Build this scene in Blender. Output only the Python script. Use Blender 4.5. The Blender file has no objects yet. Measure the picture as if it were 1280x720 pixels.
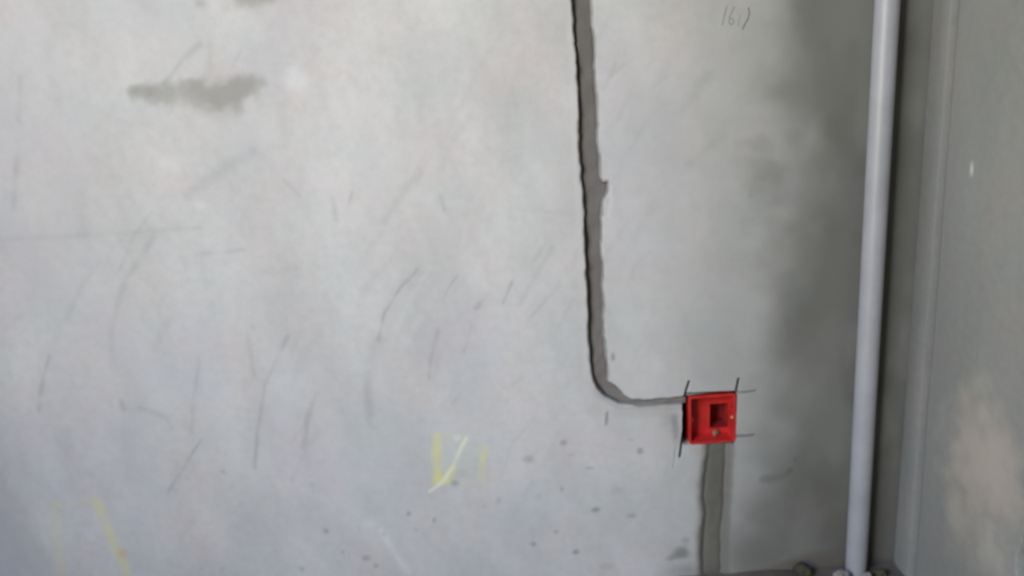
import bpy, bmesh, math, random
import numpy as np
from mathutils import Matrix, Vector

random.seed(7)
rng = np.random.default_rng(7)
S = bpy.context.scene
col = S.collection

# ------------------------------------------------------------------ camera
F = 1000.0                                    # focal length in px of a 1280 wide frame
PITCH, ROLL = math.radians(16.0), math.radians(4.2)
CAM = np.array([0.0, -1.30, 0.966])           # the back wall is the plane y = 0, the floor z = 0
FW = np.array([0.0, math.cos(PITCH), -math.sin(PITCH)])
R0 = np.array([1.0, 0.0, 0.0]); U0 = np.cross(R0, FW)
RT = R0*math.cos(ROLL) - U0*math.sin(ROLL)
UP = R0*math.sin(ROLL) + U0*math.cos(ROLL)
cd = bpy.data.cameras.new('camera'); cam = bpy.data.objects.new('camera', cd); col.objects.link(cam)
cd.sensor_width = 36.0; cd.lens = 36.0*F/1280.0; cd.clip_start = 0.02
cam.matrix_world = Matrix(((RT[0], UP[0], -FW[0], CAM[0]), (RT[1], UP[1], -FW[1], CAM[1]),
                           (RT[2], UP[2], -FW[2], CAM[2]), (0, 0, 0, 1)))
cd.dof.use_dof = True; cd.dof.focus_distance = 1.00; cd.dof.aperture_fstop = 2.6   # the phone focused a little short
S.camera = cam

# ------------------------------------------------------------------ sky, light, exposure
W = bpy.data.worlds.new('sky'); S.world = W; W.use_nodes = True
W.node_tree.nodes['Background'].inputs[0].default_value = (0.62, 0.74, 1.0, 1)
W.node_tree.nodes['Background'].inputs[1].default_value = 0.6
def area(name, loc, target, sx, sy, watts, color, spread=180):
    l = bpy.data.lights.new(name, 'AREA'); l.shape = 'RECTANGLE'; l.size = sx; l.size_y = sy
    l.energy = watts; l.color = color; l.spread = math.radians(spread)
    o = bpy.data.objects.new(name, l); col.objects.link(o); o.location = loc
    d = Vector(target) - Vector(loc); o.rotation_euler = d.to_track_quat('-Z', 'Y').to_euler()
    return o
LEFT_X, RIGHT_X, FRONT_Y, CEIL = -1.60, 0.684, -3.6, 2.7
WIN = (-3.00, -1.50, 0.75, 2.35)               # window opening in the left wall: y0, y1, z0, z1
area('sky_light', (LEFT_X - 0.28, -2.25, 2.15), (-0.15, -0.2, 0.0), 1.5, 1.0, 215, (0.565, 0.71, 1.0), 115)
area('ground_bounce_light', (LEFT_X - 0.28, -2.25, 0.75), (0.0, -0.1, 1.75), 1.5, 0.8, 150, (1.0, 0.865, 0.54), 105)
S.view_settings.view_transform = 'Standard'; S.view_settings.look = 'None'
S.view_settings.gamma = 1.0; S.view_settings.use_curve_mapping = False
S.view_settings.exposure = -1.74

# ------------------------------------------------------------------ helpers
def at(px, py, y=0.0):                        # photo point -> world point on the plane y
    d = FW + RT*(px - 640)/F + UP*(360 - py)/F
    t = (y - CAM[1])/d[1]
    return CAM + t*d
def at_right(px, py, x=RIGHT_X):              # photo point -> world point on the right wall
    d = FW + RT*(px - 640)/F + UP*(360 - py)/F
    return CAM + (x - CAM[0])/d[0]*d
def wall_pts(pts): return np.array([at(*p)[[0, 2]] for p in pts])
MM = 0.001
PX = 1.36*MM                                  # about one photo pixel on the back wall

def vnoise(x, z, scale, seed):                # smooth value noise, 0..1
    r = np.random.default_rng(seed).random((256, 256))
    u = x/scale + 1000.37*(seed % 17 + 1); v = z/scale + 517.11*(seed % 13 + 1)
    i = np.floor(u).astype(int); j = np.floor(v).astype(int); fu = u - i; fv = v - j
    fu = fu*fu*(3 - 2*fu); fv = fv*fv*(3 - 2*fv)
    g = lambda a, b: r[a % 256, b % 256]
    return (g(i, j)*(1-fu) + g(i+1, j)*fu)*(1-fv) + (g(i, j+1)*(1-fu) + g(i+1, j+1)*fu)*fv
def fbm(x, z, scale, seed, octaves=4):
    t = 0; a = 1; n = 0
    for k in range(octaves):
        t = t + a*vnoise(x, z, scale/2**k, seed + k); n += a; a *= 0.5
    return t/n
def sstep(a, b, v):
    t = np.clip((v - a)/(b - a), 0, 1); return t*t*(3 - 2*t)
def seg_dist(x, z, a, b):
    d = b - a; L = max(float(d @ d), 1e-12)
    t = np.clip(((x - a[0])*d[0] + (z - a[1])*d[1])/L, 0, 1)
    return np.hypot(x - a[0] - t*d[0], z - a[1] - t*d[1]), t
def line_dist(x, z, pts):
    m = np.full(x.shape, 9.0)
    for a, b in zip(pts[:-1], pts[1:]): m = np.minimum(m, seg_dist(x, z, a, b)[0])
    return m
def poly_sdf(x, z, pts):                      # negative inside
    m = np.full(x.shape, 9.0); ins = np.zeros(x.shape, bool); n = len(pts)
    for i in range(n):
        a = pts[i]; b = pts[(i+1) % n]
        m = np.minimum(m, seg_dist(x, z, a, b)[0])
        if a[1] != b[1]:
            c = ((a[1] > z) != (b[1] > z)) & (x < (b[0]-a[0])*(z - a[1])/(b[1]-a[1]) + a[0])
            ins ^= c
    return np.where(ins, -m, m)

def link(name, me, mat=None, parent=None):
    o = bpy.data.objects.new(name, me); col.objects.link(o)
    if mat: me.materials.append(mat)
    if parent: o.parent = parent
    return o
def grid_mesh(name, P, keep=None, tint=None, flip=False, smooth=True):
    n, m = P.shape[:2]
    idx = np.arange(n*m).reshape(n, m)
    q = np.stack([idx[:-1, :-1], idx[1:, :-1], idx[1:, 1:], idx[:-1, 1:]], -1)
    if flip: q = q[..., ::-1]
    q = q[keep] if keep is not None else q.reshape(-1, 4)
    verts = P.reshape(-1, 3)
    tn = tint.reshape(-1, 4) if tint is not None else None
    if keep is not None:
        used = np.unique(q); mp = -np.ones(n*m, int); mp[used] = np.arange(len(used))
        q = mp[q]; verts = verts[used]
        if tn is not None: tn = tn[used]
    me = bpy.data.meshes.new(name)
    me.vertices.add(len(verts)); me.vertices.foreach_set('co', verts.astype(np.float32).ravel())
    me.loops.add(q.size); me.loops.foreach_set('vertex_index', q.astype(np.int32).ravel())
    me.polygons.add(len(q)); me.polygons.foreach_set('loop_start', np.arange(0, q.size, 4, dtype=np.int32))
    me.polygons.foreach_set('use_smooth', np.full(len(q), smooth))
    me.update(calc_edges=True); me.validate()
    if tn is not None:
        a = me.color_attributes.new('tint', 'FLOAT_COLOR', 'POINT')
        a.data.foreach_set('color', tn.astype(np.float32).ravel())
    return me
def bm_mesh(name, bm, smooth=False):
    me = bpy.data.meshes.new(name); bmesh.ops.recalc_face_normals(bm, faces=bm.faces)
    bm.to_mesh(me); bm.free()
    if smooth:
        for p in me.polygons: p.use_smooth = True
    return me
def add_box(bm, x0, x1, y0, y1, z0, z1, bevel=0.0):
    t = bmesh.new()
    bmesh.ops.create_cube(t, size=1, matrix=Matrix.Translation(((x0+x1)/2, (y0+y1)/2, (z0+z1)/2)) @ Matrix.Diagonal((x1-x0, y1-y0, z1-z0, 1)))
    if bevel: bmesh.ops.bevel(t, geom=t.edges[:], offset=bevel, segments=2, affect='EDGES')
    me = bpy.data.meshes.new('t'); t.to_mesh(me); t.free(); bm.from_mesh(me); bpy.data.meshes.remove(me)
def tag(o, label, cat, group=None):
    o['label'] = label; o['category'] = cat
    if group: o['group'] = group
    return o

# ------------------------------------------------------------------ materials
def mat(name):
    m = bpy.data.materials.new(name); m.use_nodes = True
    nt = m.node_tree; return m, nt, nt.nodes['Principled BSDF'], nt.nodes, nt.links
def noise(N, L, scale, detail=4, rough=0.55, vec=None):
    n = N.new('ShaderNodeTexNoise'); n.inputs['Scale'].default_value = scale
    n.inputs['Detail'].default_value = detail; n.inputs['Roughness'].default_value = rough
    if vec: L.new(vec, n.inputs['Vector'])
    return n
def ramp(N, L, src, stops):
    r = N.new('ShaderNodeValToRGB'); L.new(src, r.inputs[0])
    while len(r.color_ramp.elements) < len(stops): r.color_ramp.elements.new(0.5)
    for e, (p, c) in zip(r.color_ramp.elements, stops): e.position = p; e.color = (*c, 1)
    return r
def mixc(N, L, a, b, f, mode='MIX'):
    m = N.new('ShaderNodeMix'); m.data_type = 'RGBA'; m.blend_type = mode
    for sock, v in ((m.inputs[6], a), (m.inputs[7], b), (m.inputs[0], f)):
        if hasattr(v, 'is_output'): L.new(v, sock)
        else: sock.default_value = v if isinstance(v, float) else (*v, 1)
    return m.outputs[2]
def bump(N, L, b, h, strength, dist):
    n = N.new('ShaderNodeBump'); n.inputs['Strength'].default_value = strength; n.inputs['Distance'].default_value = dist
    L.new(h, n.inputs['Height']); L.new(n.outputs[0], b.inputs['Normal'])
def plaster(name, c0, c1, tinted=True, bstr=0.35, bdist=0.002, rough=0.9):
    m, nt, b, N, L = mat(name)
    tc = N.new('ShaderNodeTexCoord')
    mp = N.new('ShaderNodeMapping'); L.new(tc.outputs['Object'], mp.inputs[0])
    mp.inputs['Rotation'].default_value = (0, math.radians(28), 0); mp.inputs['Scale'].default_value = (1.0, 1.0, 0.38)
    n1 = noise(N, L, 5.5, 5, 0.55, mp.outputs[0])
    n2 = noise(N, L, 60, 6, 0.65, tc.outputs['Object'])
    n3 = noise(N, L, 9, 2, 0.5, tc.outputs['Object'])
    base = ramp(N, L, n1.outputs[0], ((0.3, c0), (0.68, c1))).outputs[0]
    hue = ramp(N, L, n3.outputs[0], ((0.35, (0.97, 1.0, 1.0)), (0.5, (1, 1, 1)), (0.68, (1.03, 0.99, 0.985)))).outputs[0]
    base = mixc(N, L, base, hue, 1.0, 'MULTIPLY')
    sp = ramp(N, L, n2.outputs[0], ((0.3, (0.93, 0.93, 0.93)), (0.6, (1.02, 1.02, 1.02)))).outputs[0]
    base = mixc(N, L, base, sp, 1.0, 'MULTIPLY')
    if tinted:
        at_ = N.new('ShaderNodeAttribute'); at_.attribute_name = 'tint'
        base = mixc(N, L, base, at_.outputs['Color'], at_.outputs['Alpha'])
    L.new(base, b.inputs['Base Color'])
    b.inputs['Roughness'].default_value = rough; b.inputs['Specular IOR Level'].default_value = 0.15
    ad = N.new('ShaderNodeMath'); ad.operation = 'MULTIPLY_ADD'; L.new(n2.outputs[0], ad.inputs[0]); ad.inputs[1].default_value = 0.25
    L.new(n1.outputs[0], ad.inputs[2]); bump(N, L, b, ad.outputs[0], bstr, bdist)
    return m
M = {}
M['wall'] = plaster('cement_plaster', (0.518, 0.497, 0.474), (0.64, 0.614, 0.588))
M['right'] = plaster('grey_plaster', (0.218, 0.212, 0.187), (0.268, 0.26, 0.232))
M['mortar'] = plaster('dark_mortar', (0.145, 0.13, 0.117), (0.215, 0.193, 0.175), tinted=False, bstr=0.6, bdist=0.004)
M['mortar_grey'] = plaster('grey_brown_mortar', (0.112, 0.106, 0.086), (0.168, 0.158, 0.13), tinted=False, bstr=0.6, bdist=0.004)
M['strip'] = plaster('corner_mortar', (0.20, 0.195, 0.175), (0.25, 0.243, 0.22), tinted=False)
M['floor'] = plaster('dusty_concrete', (0.10, 0.083, 0.066), (0.17, 0.142, 0.116), tinted=False, bstr=0.7, bdist=0.006)
M['lump'] = plaster('crumbled_mortar', (0.20, 0.175, 0.15), (0.28, 0.25, 0.22), tinted=False, bstr=0.8, bdist=0.004)
M['clay'] = plaster('tan_mortar', (0.22, 0.15, 0.08), (0.34, 0.25, 0.15), tinted=False, bstr=0.8, bdist=0.004)
M['moss'] = plaster('greenish_rubble', (0.05, 0.047, 0.027), (0.08, 0.074, 0.042), tinted=False, bstr=0.8, bdist=0.004)
M['room'] = plaster('plain_plaster', (0.20, 0.195, 0.18), (0.26, 0.255, 0.24), tinted=False)
def plastic(name, c0, c1, rough, scale=14):
    m, nt, b, N, L = mat(name)
    tc = N.new('ShaderNodeTexCoord'); n = noise(N, L, scale, 4, 0.6, tc.outputs['Object'])
    L.new(ramp(N, L, n.outputs[0], ((0.35, c0), (0.65, c1))).outputs[0], b.inputs['Base Color'])
    b.inputs['Roughness'].default_value = rough
    return m
M['red'] = plastic('red_plastic', (0.46, 0.016, 0.014), (0.60, 0.03, 0.025), 0.42, 40)
M['pipe'] = plastic('grey_pvc', (0.30, 0.296, 0.305), (0.36, 0.355, 0.365), 0.46, 9)
M['pipe'].node_tree.nodes['Principled BSDF'].inputs['Specular IOR Level'].default_value = 0.65
M['red_dark'] = plastic('shaded_red_plastic', (0.26, 0.014, 0.012), (0.34, 0.02, 0.017), 0.6, 40)  # deeper red, puts the shade inside the open pocket into its colour
M['brass'] = plastic('dull_brass', (0.45, 0.36, 0.2), (0.55, 0.44, 0.26), 0.45, 60)

# ------------------------------------------------------------------ back wall
groove = wall_pts([(715,-30),(716,0),(720,45),(723,90),(724,135),(726,180),(728,215),(731,240),(732.5,275),(733,300),(735,360),(737,420),
    (738.5,450),(742,472),(749,486),(760,496),(775,503),(800,506),(856,504.5),(856,498),(815,500),(790,500),(779,495),(769,485),(759,477),(756.5,450),
    (755,420),(753,360),(751,300),(750.5,275),(751,262),(753.5,250),(758,240),(758.5,228),(755,232),(750,222),(748.5,200),(747,180),(745.5,135),(743,90),(741,45),(738.5,0),(738,-30)])
# the chase runs on straight up the wall above the frame
groove = np.vstack([[groove[0][0], CEIL - 0.02], groove, [groove[-1][0], CEIL - 0.02]])
lower = wall_pts([(884,553),(913,553),(911,590),(909,625),(906,670),(905,730),(876,730),(877,670),(879,640),(876,622),(879,595),(882,575)])
hole = wall_pts([(854,495),(922,489.5),(918.5,555),(853,556)])

def axis(spans):
    out = []
    for a, b, s in spans:
        n = max(1, int(round((b - a)/s))); out.append(np.linspace(a, b, n, endpoint=False))
    return np.concatenate(out + [np.array([spans[-1][1]])])
xb0, xb1 = at(838, 525)[0], at(946, 525)[0]
zb0, zb1 = at(890, 590)[2], at(890, 468)[2]
zw0, zw1 = at(920, 42)[2], at(920, 4)[2]
xs = axis([(LEFT_X, -1.0, 0.02), (-1.0, xb0, 0.0032), (xb0, xb1, 0.0011), (xb1, RIGHT_X + 0.02, 0.0032)])
zs = axis([(0.0, zb0, 0.0032), (zb0, zb1, 0.0011), (zb1, zw0, 0.0032), (zw0, zw1, 0.0011), (zw1, 1.22, 0.0032), (1.22, CEIL, 0.03)])
X, Z = np.meshgrid(xs, zs, indexing='ij')
Y = (fbm(X, Z, 0.35, 3, 3) - 0.5)*0.006
tint_rgb = np.zeros(X.shape + (3,)); tint_a = np.zeros(X.shape)
def over(a, rgb):                             # lay one dry colour over the wall colour
    global tint_rgb, tint_a
    a = np.clip(a, 0, 1); na = a + tint_a*(1 - a)
    w = np.where(na > 1e-6, a/np.maximum(na, 1e-6), 0)
    tint_rgb = tint_rgb*(1 - w)[..., None] + np.array(rgb)*w[..., None]; tint_a = na
GREY, DARK, BLACK = (0.27, 0.27, 0.255), (0.15, 0.15, 0.14), (0.035, 0.033, 0.03)
YELLOW, PALE, BROWN, ORANGE = (0.70, 0.66, 0.27), (0.72, 0.715, 0.70), (0.21, 0.18, 0.15), (0.66, 0.40, 0.30)
jit = (fbm(X, Z, 0.03, 21, 3) - 0.5)
def stroke(pts, w, a, rgb=GREY, soft=1.0, rag=0.0):
    p = wall_pts(pts); d = line_dist(X, Z, p) + jit*rag*PX
    r = w*PX/2
    worn = np.clip(0.25 + 1.5*vnoise(X, Z, 0.022, 171), 0, 1.25) if soft == 1.0 else 1.0   # dragged marks come and go
    over(a*worn*(1 - sstep(r*(1 - soft), r*(1 + 0.35*soft), d)), rgb)
def blob(px, py, rx, ry, a, rgb=GREY, rag=0.8, soft=0.7, rot=0.0):
    c = at(px, py)[[0, 2]]; u = (X - c[0])/(rx*PX); v = (Z - c[1])/(ry*PX)
    cr, sr = math.cos(rot), math.sin(rot); u, v = u*cr + v*sr, v*cr - u*sr
    d = np.hypot(u, v) + jit*rag
    over(a*(1 - sstep(1 - soft, 1 + 0.2*soft, d)), rgb)

over(0.16*sstep(0.48, 0.68, fbm(X*1.0 + Z*0.5, Z*0.55, 0.11, 131, 4)), (0.38, 0.385, 0.38))
over(0.14*sstep(0.50, 0.66, fbm(X + 0.4*Z, Z*0.6, 0.07, 141, 3)), (0.72, 0.70, 0.68))
over(0.20*sstep(0.5, 0.72, fbm(X, Z*0.8, 0.16, 181, 3)), (0.49, 0.47, 0.53)); over(0.20*sstep(0.5, 0.72, fbm(X, Z*0.8, 0.14, 191, 3))*(1 - sstep(0.2, 0.7, Z)), (0.40, 0.45, 0.46))
# fresh dark cement along the pipe, plus painted light falloff into the corner: blotchy edged
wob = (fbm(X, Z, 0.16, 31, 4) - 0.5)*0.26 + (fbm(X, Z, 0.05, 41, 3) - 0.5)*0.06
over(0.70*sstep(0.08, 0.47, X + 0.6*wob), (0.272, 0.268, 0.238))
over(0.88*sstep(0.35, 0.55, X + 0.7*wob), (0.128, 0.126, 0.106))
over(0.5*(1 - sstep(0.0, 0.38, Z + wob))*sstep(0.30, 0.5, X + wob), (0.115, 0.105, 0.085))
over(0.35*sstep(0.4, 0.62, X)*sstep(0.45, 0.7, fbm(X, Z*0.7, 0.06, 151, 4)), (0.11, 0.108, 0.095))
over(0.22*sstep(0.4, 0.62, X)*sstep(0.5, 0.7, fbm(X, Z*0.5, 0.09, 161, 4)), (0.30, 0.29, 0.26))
for (x, y, rx, ry, a) in ((960,205,34,26,.4),(985,250,34,44,.25),(1000,100,22,20,.3),(990,372,36,34,.4),(1010,330,30,24,.3),(940,180,30,14,.25),(975,440,20,30,.25)):
    blob(x, y, rx, ry, a, (0.2, 0.2, 0.185), 1.6, 1.0)
# dark smears at the top left
blob(255, 117, 88, 22, .62, (0.305, 0.287, 0.252), 1.3, .55)
blob(275, 118, 55, 30, .35, (0.305, 0.287, 0.252), 1.5, .9)
blob(180, 114, 20, 11, .4, (0.305, 0.287, 0.252), 1.2, .8)
blob(318, -2, 60, 13, .62, (0.30, 0.29, 0.25), 1.2, .7)
stroke([(205,105),(228,75),(250,55)], 9, .22, GREY, 1, 6); stroke([(262,95),(262,55)], 8, .18, (0.4,0.36,0.27), 1, 6)
stroke([(290,85),(300,65)], 7, .18, GREY, 1, 6)
blob(368, 103, 22, 22, .55, PALE, 1.2, 1); blob(215, 205, 26, 16, .3, PALE, 1, 1); blob(250, 257, 10, 9, .4, PALE, 1, 1)
blob(475, 62, 10, 16, .28, (0.42, 0.39, 0.31), 1.2, 1, .4)
# trowel arcs and scratches
for pts, w, a in (
    ([(522,336),(500,360),(480,392),(473,425)], 5, .34), ([(473,425),(462,455),(458,495),(466,530)], 16, .22),
    ([(572,345),(562,358),(553,376)], 4, .30), ([(640,352),(628,380)], 4, .28), ([(590,405),(580,440)], 4, .26), ([(548,412),(538,450),(536,475)], 5, .22),
    ([(360,420),(346,448),(331,482),(322,540),(318,585)], 7, .27), ([(396,492),(385,520),(380,560)], 9, .20),
    ([(192,296),(170,330),(150,368),(140,410),(140,452)], 11, .19), ([(236,245),(270,216),(315,190)], 18, .16),
    ([(246,318),(278,315),(304,312)], 8, .30), ([(-10,299),(120,294),(250,284)], 9, .12), ([(62,445),(54,470),(48,515)], 7, .25),
    ([(524,214),(502,244),(480,278)], 13, .20), ([(22,200),(18,260)], 9, .18), ([(26,95),(24,150)], 9, .14), ([(252,548),(230,584),(208,618)], 6, .26),
    ([(150,500),(156,512)], 9, .26), ([(175,510),(205,520),(215,535)], 9, .16), ([(250,450),(242,500),(240,540)], 7, .20), ([(355,225),(375,245)], 7, .16),
    ([(440,240),(436,255)], 5, .26), ([(416,248),(420,275)], 9, .15), ([(550,245),(556,262)], 9, .22), ([(510,352),(520,340)], 4, .25), ([(700,355),(660,400)], 8, .16),
    ([(665,330),(690,290)], 7, .14), ([(690,310),(650,380)], 9, .13), ([(600,380),(612,365)], 9, .2), ([(560,510),(572,498)], 5, .25), ([(640,480),(652,476)], 5, .2),
    ([(595,385),(600,378)], 8, .2), ([(330,340),(372,335)], 10, .14), ([(390,330),(425,345)], 8, .1), ([(310,420),(318,470)], 8, .17), ([(640,260),(720,268)], 8, .10),
    ([(770,80),(755,110)], 7, .16), ([(885,95),(850,140)], 16, .18), ([(905,170),(860,205)], 14, .14), ([(765,95),(780,80)], 6, .15), ([(1017,166),(1010,178)], 4, .5), ([(940,235),(938,246)], 4, .3),
    ([(815,110),(835,95)], 7, .12), ([(100,240),(110,330)], 18, .08), ([(60,60),(75,130)], 18, .07), ([(640,100),(646,135)], 8, .1), ([(150,540),(165,600)], 26, .10), ([(80,540),(95,610)], 30, .09)):
    stroke(pts, w*4.5, a*.28, (0.36, 0.36, 0.355), 1.0, 12); stroke(pts, w, a*1.1, GREY, 1.0, 3)
r2 = random.Random(11)
for k in range(70):                           # fainter sweeps of the trowel
    x, y = r2.uniform(0, 900), r2.uniform(20, 640); l = r2.uniform(25, 80); b = r2.uniform(-.35, .35)
    pts = [(x, y), (x - l*.35 + b*14, y + l*.45), (x - l*.55, y + l)]
    stroke(pts, r2.uniform(4, 14), r2.uniform(.04, .12), GREY if r2.random() < .7 else PALE, 1.0, 4)
# dark specks low on the wall
for (x, y, rx, ry, a, c) in ((705,553,7,6,.5,DARK),(660,573,9,7,.42,GREY),(714,568,6,5,.3,GREY),(737,585,10,4,.35,DARK),(702,611,3,5,.45,DARK),(745,637,8,6,.55,DARK),(790,645,9,4,.32,DARK),
    (667,680,7,6,.6,DARK),(695,664,4,4,.45,DARK),(720,690,6,5,.6,DARK),(800,563,5,6,.45,DARK),(788,549,7,4,.35,DARK),(772,612,9,6,.2,BROWN),(760,708,12,8,.25,GREY),(852,692,15,12,.6,(0.12,0.12,0.10)),(856,712,26,14,.3,(0.2,0.2,0.17)),(878,690,10,20,.2,DARK),(838,698,8,6,.4,DARK),(858,676,7,8,.3,DARK),
    (674,620,8,10,.25,GREY),(407,664,5,6,.55,DARK),(428,690,5,5,.45,DARK),(456,698,7,6,.4,DARK),(470,708,5,5,.4,DARK),(511,642,4,6,.55,DARK),(543,650,4,7,.5,DARK),(480,667,4,6,.55,DARK),(569,603,8,6,.5,GREY),(606,633,6,5,.3,GREY),(624,624,5,8,.35,GREY),
    (520,662,5,4,.25,GREY),(378,712,5,6,.35,DARK),(278,590,5,6,.35,GREY),(235,598,6,6,.2,GREY),(766,446,3,7,.6,DARK),(448,660,4,8,.2,GREY),(365,600,4,8,.22,GREY),(390,606,5,6,.2,GREY),(277,712,5,6,.35,GREY),(252,712,6,6,.3,GREY),(598,384,8,6,.25,GREY),(316,408,5,7,.25,GREY),(735,445,3,8,.25,DARK)):
    blob(x, y, rx, ry, a, c, 1.0, .9, -0.6)
blob(462, 655, 16, 12, .3, PALE, 1, 1); stroke([(476,662),(492,690),(510,715)], 14, .35, PALE, 1, 4)
stroke([(955,599),(976,597),(990,588)], 13, .35, (0.10,0.09,0.085), .98, 8); blob(987, 588, 7, 9, .45, (0.06,0.058,0.05), 1, 1, .6); blob(994, 575, 4, 7, .3, (0.08,0.075,0.065), 1, 1, .5); stroke([(1010,528),(1018,500)], 6, .3, DARK, 1, 3)
blob(1035, 520, 8, 8, .4, DARK, 1, 1); blob(1048, 700, 14, 6, .5, (0.2,0.19,0.11), 1, 1); blob(998, 704, 16, 7, .6, (0.17,0.15,0.08), 1.3, .9)
blob(748, 490, 10, 14, .55, (0.36, 0.345, 0.315), 1, 1); stroke([(752,496),(775,510),(850,510)], 9, .45, (0.34, 0.32, 0.295), .98, 4); blob(745, 512, 12, 14, .4, (0.50, 0.47, 0.42), 1, 1); stroke([(772,517),(845,516)], 16, .4, (0.44, 0.41, 0.37), 1, 4); stroke([(759,516),(757.5,530)], 5, .75, BROWN, .7, 2); blob(838, 524, 14, 20, .4, (0.32, 0.31, 0.27), 1, 1)
# pale lip of slurry left of the chase
stroke([(711,0),(714,60),(717,135),(719,200),(722,260),(727,330),(731,420),(733,490)], 9, .45, (0.60, 0.56, 0.53), 1, 2)
stroke([(762,235),(764,250),(760,270)], 7, .5, (0.66, 0.61, 0.58), 1, 2)
# yellow crayon square with a tick, and a yellow line
blob(575, 574, 36, 36, .20, (0.56, 0.56, 0.46), 1, .6)
stroke([(545,545),(546,575),(546,602)], 17, .62, YELLOW, 1, 4); stroke([(548,545),(575,545),(600,546)], 10, .2, YELLOW, 1, 4)
stroke([(604,558),(602,600)], 14, .6, YELLOW, 1, 4); stroke([(560,604),(600,602)], 8, .15, YELLOW, 1, 3)
stroke([(548,598),(558,599),(566,586)], 15, .7, YELLOW, 1, 3); stroke([(537,614),(553,602),(566,583),(575,562),(583,548)], 7, .75, (0.76,0.74,0.58), 1, 3)
blob(576, 592, 14, 11, .30, (0.36, 0.37, 0.33), 1, 1); blob(570, 603, 8, 6, .35, GREY, 1, 1); blob(572, 547, 6, 5, .6, PALE, 1, 1)
stroke([(121,628),(132,658),(142,680),(152,700),(162,726)], 20, .42, YELLOW, 1, 4); blob(152, 693, 11, 11, .75, ORANGE, 1, .9)
stroke([(66,632),(70,670),(80,725)], 20, .2, YELLOW, 1, 4); stroke([(72,632),(110,626)], 13, .1, YELLOW, 1, 4); blob(115, 672, 9, 9, .4, (0.68,0.70,0.55), 1, 1)
# pencilled figures near the pipe
for pts, w, a in (([(908.5,8),(907,15),(905,22),(903,31)], 2.4, .38), ([(918,9),(914.5,16),(912,22),(911.5,29),(915,31),(917.5,27),(915.5,23),(912.5,23)], 2.2, .40),
                  ([(926,18),(924,24),(923,32)], 2.4, .22), ([(936,10),(937,17),(935,24),(931,31),(928.5,36)], 2.4, .6)):
    stroke(pts, w, a, (0.10, 0.10, 0.09), .5)

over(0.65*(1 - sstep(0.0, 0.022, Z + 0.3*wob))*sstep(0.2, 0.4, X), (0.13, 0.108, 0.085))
# relief: chase, hole for the box, saw cuts past its corners
d = poly_sdf(X, Z, groove) + (fbm(X, Z, 0.018, 51, 3) - 0.5)*0.006
narrow = sstep(at(775, 500)[0], at(800, 500)[0], X)
Y += (0.028 - 0.020*narrow)*(1 - sstep(-0.0040, 0.0026, d))
over(0.85*(1 - sstep(0.0008, 0.0062, d)), (0.18, 0.165, 0.15))
d2 = poly_sdf(X, Z, lower) + (fbm(X, Z, 0.03, 61, 3) - 0.5)*0.008
Y += 0.0075*(1 - sstep(-0.012, 0.004, d2))
over(0.97*(1 - sstep(-0.002, 0.014, d2)), (0.14, 0.132, 0.108)); over(0.3*(1 - sstep(-0.004, 0.02, d2)), (0.25, 0.24, 0.21))
kerfs = [([(861.5,477),(858,488),(855.5,498),(854,512)], 3.2, .94), ([(854,540),(852,556),(850,571)], 3.4, .9), ([(845,560),(842,585)], 2.4, .16), ([(923.5,474),(921.5,484),(920,494)], 3.4, .9),
         ([(922,491),(932,491),(945,489)], 3.2, .42), ([(923,546),(932,546),(942,545)], 4.5, .42), ([(848,500),(858,497)], 6, .92), ([(857,492.5),(880,491.5),(920,490)], 3.0, .85)]
for pts, w, a in kerfs:
    stroke(pts, w*1.15, a, BLACK, .6)
    dk = line_dist(X, Z, wall_pts(pts)); Y += 0.006*a*(1 - sstep(0.2*w*PX, 0.6*w*PX, dk))
dh = poly_sdf(X, Z, hole)
Y = np.where(dh < 0.0006, np.maximum(Y, 0.078*(1 - sstep(-0.0012, 0.0006, dh))), Y)
over(0.85*(1 - sstep(-0.001, 0.002, dh)), (0.12, 0.075, 0.065))
blob(885, 563, 22, 9, .35, (0.36, 0.26, 0.23), 1, 1)
stroke([(843,520),(846,556)], 12, .4, (0.2, 0.185, 0.17), 1, 4)
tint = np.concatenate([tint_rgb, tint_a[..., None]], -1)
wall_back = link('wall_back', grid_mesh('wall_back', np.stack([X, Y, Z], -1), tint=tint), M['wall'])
wall_back['kind'] = 'structure'

def fill(name, pts, depth, amp, m, step=0.004, seed=71, inset=0.0):
    lo, hi = pts.min(0) - 0.008, pts.max(0) + 0.008
    hi[1] = min(hi[1], CEIL); lo[1] = max(lo[1], 0)
    x, z = np.meshgrid(np.arange(lo[0], hi[0], step), np.arange(lo[1], hi[1], step), indexing='ij')
    sd = poly_sdf(x, z, pts)
    y = depth(x, z) + (fbm(x, z, 0.03, seed, 3) - 0.5)*amp + 0.004*sstep(0.0, 0.006, sd) + (0.005*sstep(-0.012, 0.002, sd) if inset else 0)
    c = (sd[:-1, :-1] < 0.004 - inset) & (sd[1:, 1:] < 0.004 - inset)
    return link(name, grid_mesh(name, np.stack([x, y, z], -1), keep=c), m, wall_back)
fill('mortar_fill', groove, lambda x, z: 0.0105 - 0.0068*sstep(at(770, 500)[0], at(800, 500)[0], x), 0.007, M['mortar'])
fill('mortar_fill', lower, lambda x, z: 0.0042 + 0*x, 0.004, M['mortar_grey'], seed=77, inset=0.001)['label'] = 'grey-brown mortar strip running down from the red box'

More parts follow.
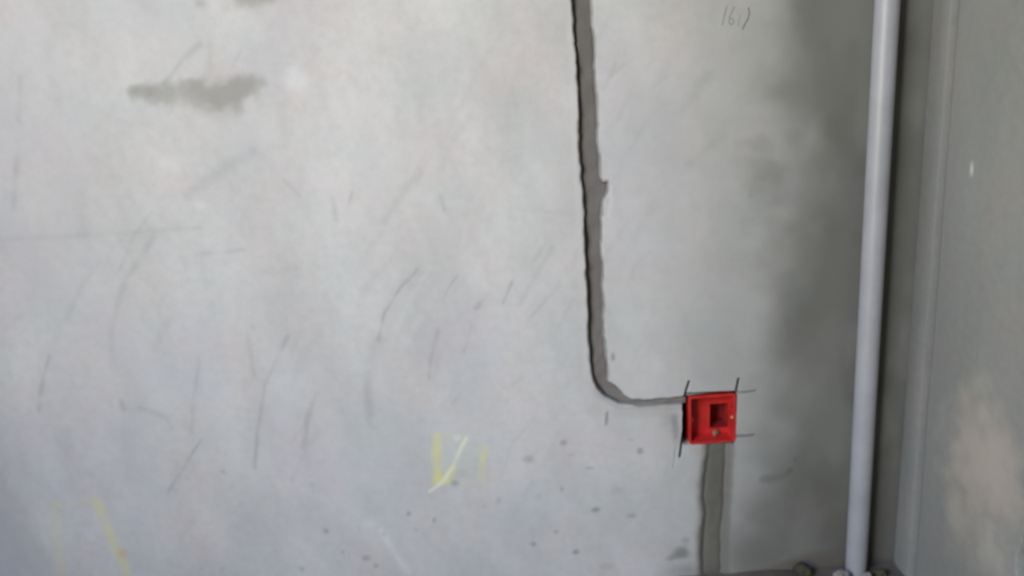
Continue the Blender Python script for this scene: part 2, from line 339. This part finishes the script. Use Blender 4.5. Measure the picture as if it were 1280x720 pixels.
# ------------------------------------------------------------------ right wall, corner strip
ys = axis([(FRONT_Y, -0.45, 0.05), (-0.45, 0.02, 0.0032)])
zr = axis([(0.0, 1.25, 0.0032), (1.25, CEIL, 0.03)])
A, B = np.meshgrid(ys, zr, indexing='ij')
X, Z = A, B                                   # the same brushes now work on (y, z)
jit = (fbm(X, Z, 0.03, 23, 3) - 0.5)
tint_rgb = np.zeros(X.shape + (3,)); tint_a = np.zeros(X.shape)
STRIP = -0.052
D = (fbm(A, B, 0.3, 5, 3) - 0.5)*0.004
wob = (fbm(A, B, 0.2, 15, 3) - 0.5)*0.006
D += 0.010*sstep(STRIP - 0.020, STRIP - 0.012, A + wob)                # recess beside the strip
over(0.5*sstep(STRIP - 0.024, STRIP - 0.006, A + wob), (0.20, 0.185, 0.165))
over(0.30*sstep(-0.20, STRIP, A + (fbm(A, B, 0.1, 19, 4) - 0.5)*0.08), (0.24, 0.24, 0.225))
def rblob(px, py, rx, ry, a, rgb, rag=.8, soft=1.0):
    c = at_right(px, py)
    dd = np.hypot((A - c[1])/rx, (B - c[2])/ry) + jit*rag
    over(a*(1 - sstep(1 - soft, 1 + .2*soft, dd)), rgb)
rblob(1215, 212, .008, .016, .8, (0.62, 0.62, 0.58)); rblob(1187, 575, .007, .008, .4, (0.28, 0.16, 0.14))
rblob(1215, 560, .08, .11, .5, (0.48, 0.39, 0.33)); rblob(1250, 610, .05, .10, .45, (0.50, 0.39, 0.34)); rblob(1195, 640, .05, .09, .4, (0.44, 0.39, 0.30)); rblob(1225, 590, .12, .16, .65, (0.41, 0.355, 0.29)); rblob(1240, 690, .05, .07, .25, (0.46, 0.44, 0.36)); rblob(1225, 480, .04, .03, .25, (0.42, 0.43, 0.32))
edge = np.array([at_right(*p)[1:] for p in ((1282,655),(1277,675),(1272,700),(1269,735),(1340,760),(1340,655))])
de = poly_sdf(A, B, edge) + jit*0.01
D += 0.018*(1 - sstep(-0.004, 0.002, de)); over(.75*(1 - sstep(-0.002, 0.004, de)), (0.16, 0.165, 0.15))
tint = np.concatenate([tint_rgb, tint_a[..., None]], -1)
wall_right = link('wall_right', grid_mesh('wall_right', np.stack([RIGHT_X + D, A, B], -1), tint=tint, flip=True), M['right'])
wall_right['kind'] = 'structure'

zt = np.arange(0, CEIL, 0.012); prof = [(0.0, 0.0), (-0.0012, -0.004), (-0.0015, STRIP*.5), (-0.0012, STRIP + 0.004), (0.002, STRIP), (0.014, STRIP)]
P = np.zeros((len(prof), len(zt), 3))
for i, (dx, y) in enumerate(prof):
    w = (fbm(zt, zt*0 + i*.05, 0.10, 81, 3) - 0.5)*0.006
    P[i] = np.stack([RIGHT_X + dx + (fbm(zt, zt*0 + i, 0.15, 83, 2) - .5)*.002, zt*0 + y + (w if i > 2 else 0), zt], -1)
trim = link('trim_1', grid_mesh('trim_1', P, flip=False), M['strip']); trim['kind'] = 'structure'

# ------------------------------------------------------------------ rest of the room
def struct(name, bm, m):
    o = link(name, bm_mesh(name, bm), m); o['kind'] = 'structure'; return o
gx, gy = np.meshgrid(axis([(LEFT_X, -0.2, 0.03), (-0.2, RIGHT_X + 0.02, 0.006)]), axis([(FRONT_Y, -0.5, 0.05), (-0.5, 0.05, 0.006)]), indexing='ij')
gz = (fbm(gx, gy, 0.08, 91, 4) - 0.5)*0.010
floor = link('floor', grid_mesh('floor', np.stack([gx, gy, gz], -1)), M['floor']); floor['kind'] = 'structure'
b = bmesh.new(); add_box(b, LEFT_X, RIGHT_X + .1, FRONT_Y, .05, CEIL, CEIL + .1); struct('ceiling', b, M['room'])
b = bmesh.new(); add_box(b, LEFT_X, RIGHT_X + .1, FRONT_Y - .1, FRONT_Y, 0, CEIL); struct('wall_front', b, M['room'])
b = bmesh.new(); T = LEFT_X - 0.15
add_box(b, T, LEFT_X, FRONT_Y, WIN[0], 0, CEIL); add_box(b, T, LEFT_X, WIN[1], 0.05, 0, CEIL)
add_box(b, T, LEFT_X, WIN[0], WIN[1], 0, WIN[2]); add_box(b, T, LEFT_X, WIN[0], WIN[1], WIN[3], CEIL)
struct('wall_left', b, M['room'])

# ------------------------------------------------------------------ red switch box
bx0, bx1 = at(861, 525)[0], at(920, 525)[0]
bz1 = at(890, 494)[2]; bz0 = at(890, 554)[2]
cx, cz = (bx0 + bx1)/2, (bz0 + bz1)/2; w, h = (bx1 - bx0)/2, (bz1 - bz0)/2
box = bpy.data.objects.new('switch_box', None); col.objects.link(box); box.location = (cx, 0.044, cz); box.empty_display_size = .03
tag(box, 'red plastic electrical back box recessed in the grey plaster wall', 'electrical box')
def rrect(w, h, r, n=4):
    pts = []
    for (sx, sz, a0) in ((1, 1, 0), (-1, 1, 90), (-1, -1, 180), (1, -1, 270)):
        for k in range(n + 1):
            a = math.radians(a0 + 90*k/n); pts.append((sx*(w - r) + r*math.cos(a), sz*(h - r) + r*math.sin(a)))
    return pts
def loft(bm, rings):                          # rings of equal count, each (outline, y)
    prev = None
    for out, y in rings:
        cur = [bm.verts.new((x, y, z)) for x, z in out]
        if prev:
            n = len(cur)
            for i in range(n): bm.faces.new((prev[i], prev[(i+1) % n], cur[(i+1) % n], cur[i]))
        prev = cur
    return prev
Y0, YB = -0.0435, -0.016                      # mouth and back of the box, from its base point
bm = bmesh.new(); t = 0.0022
loft(bm, [(rrect(w-.0005, h-.0005, .005), 0), (rrect(w-.0005, h-.0005, .005), Y0+.003), (rrect(w, h, .006), Y0+.002), (rrect(w, h, .006), Y0), (rrect(w-.0005, h-.0005, .0055), Y0-.0006),
          (rrect(w-.0040, h-.0040, .004), Y0-.0006), (rrect(w-.0045, h-.0045, .004), Y0+.002), (rrect(w-.0055, h-.0055, .004), YB)])
shell = link('shell', bm_mesh('shell', bm), M['red'], box)
# back plate with an open knockout pocket on the right
bm = bmesh.new()
kx0, kx1, kz0, kz1 = w*.06, w*.85, -h*.66, h*.36; W2, H2 = w - .005, h - .005
add_box(bm, -W2, kx0, YB, YB+.002, -H2, H2); add_box(bm, kx1, W2, YB, YB+.002, -H2, H2)
add_box(bm, kx0, kx1, YB, YB+.002, -H2, kz0); add_box(bm, kx0, kx1, YB, YB+.002, kz1, H2)
link('back_plate', bm_mesh('back_plate', bm), M['red'], box)
bm = bmesh.new()
for (a, c, e, g) in ((kx0-.0015, kx0, kz0, kz1), (kx1, kx1+.0015, kz0, kz1), (kx0, kx1, kz0-.0015, kz0), (kx0, kx1, kz1, kz1+.0015)):
    add_box(bm, a, c, YB+.001, YB+.040, e, g)
add_box(bm, kx0-.0015, kx1+.0015, YB+.039, YB+.0405, kz0-.0015, kz1+.0015)
ko = link('knockout_pocket', bm_mesh('knockout_pocket', bm), M['red_dark'], box); ko['label'] = 'dark open knockout pocket in the back of the red box'
for s in (-1, 1):
    bm = bmesh.new(); xx = s*(w - .0085)
    add_box(bm, min(xx, s*(w-.004)), max(xx, s*(w-.004)), Y0+.0035, YB, -.006, .006, .0008)
    lug = link('screw_lug', bm_mesh('screw_lug', bm), M['red'], box)
    bm = bmesh.new(); bmesh.ops.create_cone(bm, cap_ends=True, segments=16, radius1=.0022, radius2=.0022, depth=.002,
        matrix=Matrix.Translation((s*(w-.0065), Y0+.003, 0)) @ Matrix.Rotation(math.pi/2, 4, 'X'))
    link('screw_insert', bm_mesh('screw_insert', bm), M['brass'] if s > 0 else M['red'], lug)

# ------------------------------------------------------------------ pipe
PY, PR = -0.0245, 0.0185
p0, p1 = at(1070, 712, PY), at(1109, 0, PY)
pxm = (p0[0] + p1[0])/2
pipe = bpy.data.objects.new('drain_pipe', None); col.objects.link(pipe); pipe.location = (pxm, PY, 0.0); pipe.empty_display_size = .05
tag(pipe, 'glossy grey plastic pipe rising from the floor in the dark corner', 'pipe')
bm = bmesh.new()
def tube(bm, r, z0, z1, n=40, inner=None):
    ring = lambda rr, z: [(rr*math.cos(2*math.pi*k/n), rr*math.sin(2*math.pi*k/n), z) for k in range(n)]
    rows = [ring(r, z) for z in np.linspace(z0, z1, 30)]
    vs = [[bm.verts.new(p) for p in row] for row in rows]
    for a, c in zip(vs[:-1], vs[1:]):
        for i in range(n): bm.faces.new((a[i], a[(i+1) % n], c[(i+1) % n], c[i]))
tube(bm, PR, -0.004, CEIL)
link('tube', bm_mesh('tube', bm, True), M['pipe'], pipe)

# ------------------------------------------------------------------ rubble on the floor
def lump(name, loc, size, m, label, cat='rubble', seed=1, group=None):
    bm = bmesh.new(); bmesh.ops.create_icosphere(bm, subdivisions=3, radius=1)
    r = random.Random(seed); off = Vector((r.uniform(0, 50),)*3)
    from mathutils import noise as mn
    for v in bm.verts:
        k = 1 + .45*mn.noise(v.co*1.3 + off) + .15*mn.noise(v.co*4 + off)
        v.co = Vector((v.co.x*k*size[0], v.co.y*k*size[1], (v.co.z*k)*size[2]))
    zmin = min(v.co.z for v in bm.verts)
    for v in bm.verts: v.co.z -= zmin
    o = link(name, bm_mesh(name, bm), m); o.location = loc; o.rotation_euler[2] = r.uniform(0, 6)
    return tag(o, label, cat, group)
fz = 0.0
lump('mortar_lump', (pxm + .006, PY - .034, fz), (.012, .010, .010), M['lump'], 'pale brown mortar lump lying in front of the pipe foot', seed=3)
lump('mortar_lump', (pxm - .034, PY - .022, fz), (.013, .015, .011), M['lump'], 'brownish mortar lump lying left of the pipe foot', seed=5)
lump('mossy_lump', (pxm + .036, PY - .020, fz), (.010, .009, .009), M['moss'], 'olive green crumb of rubble on the floor right of the pipe', seed=8)
lump('mortar_lump', (at(998, 706)[0], -.018, fz), (.017, .012, .010), M['moss'], 'olive brown crumb against the wall left of the pipe', seed=9)
lump('mortar_crumb', (cx + w*.26, .044 + YB - .0065, bz0 + .0045), (.0085, .005, .0045), M['clay'], 'tan mortar crumb lying inside the red box', seed=12)
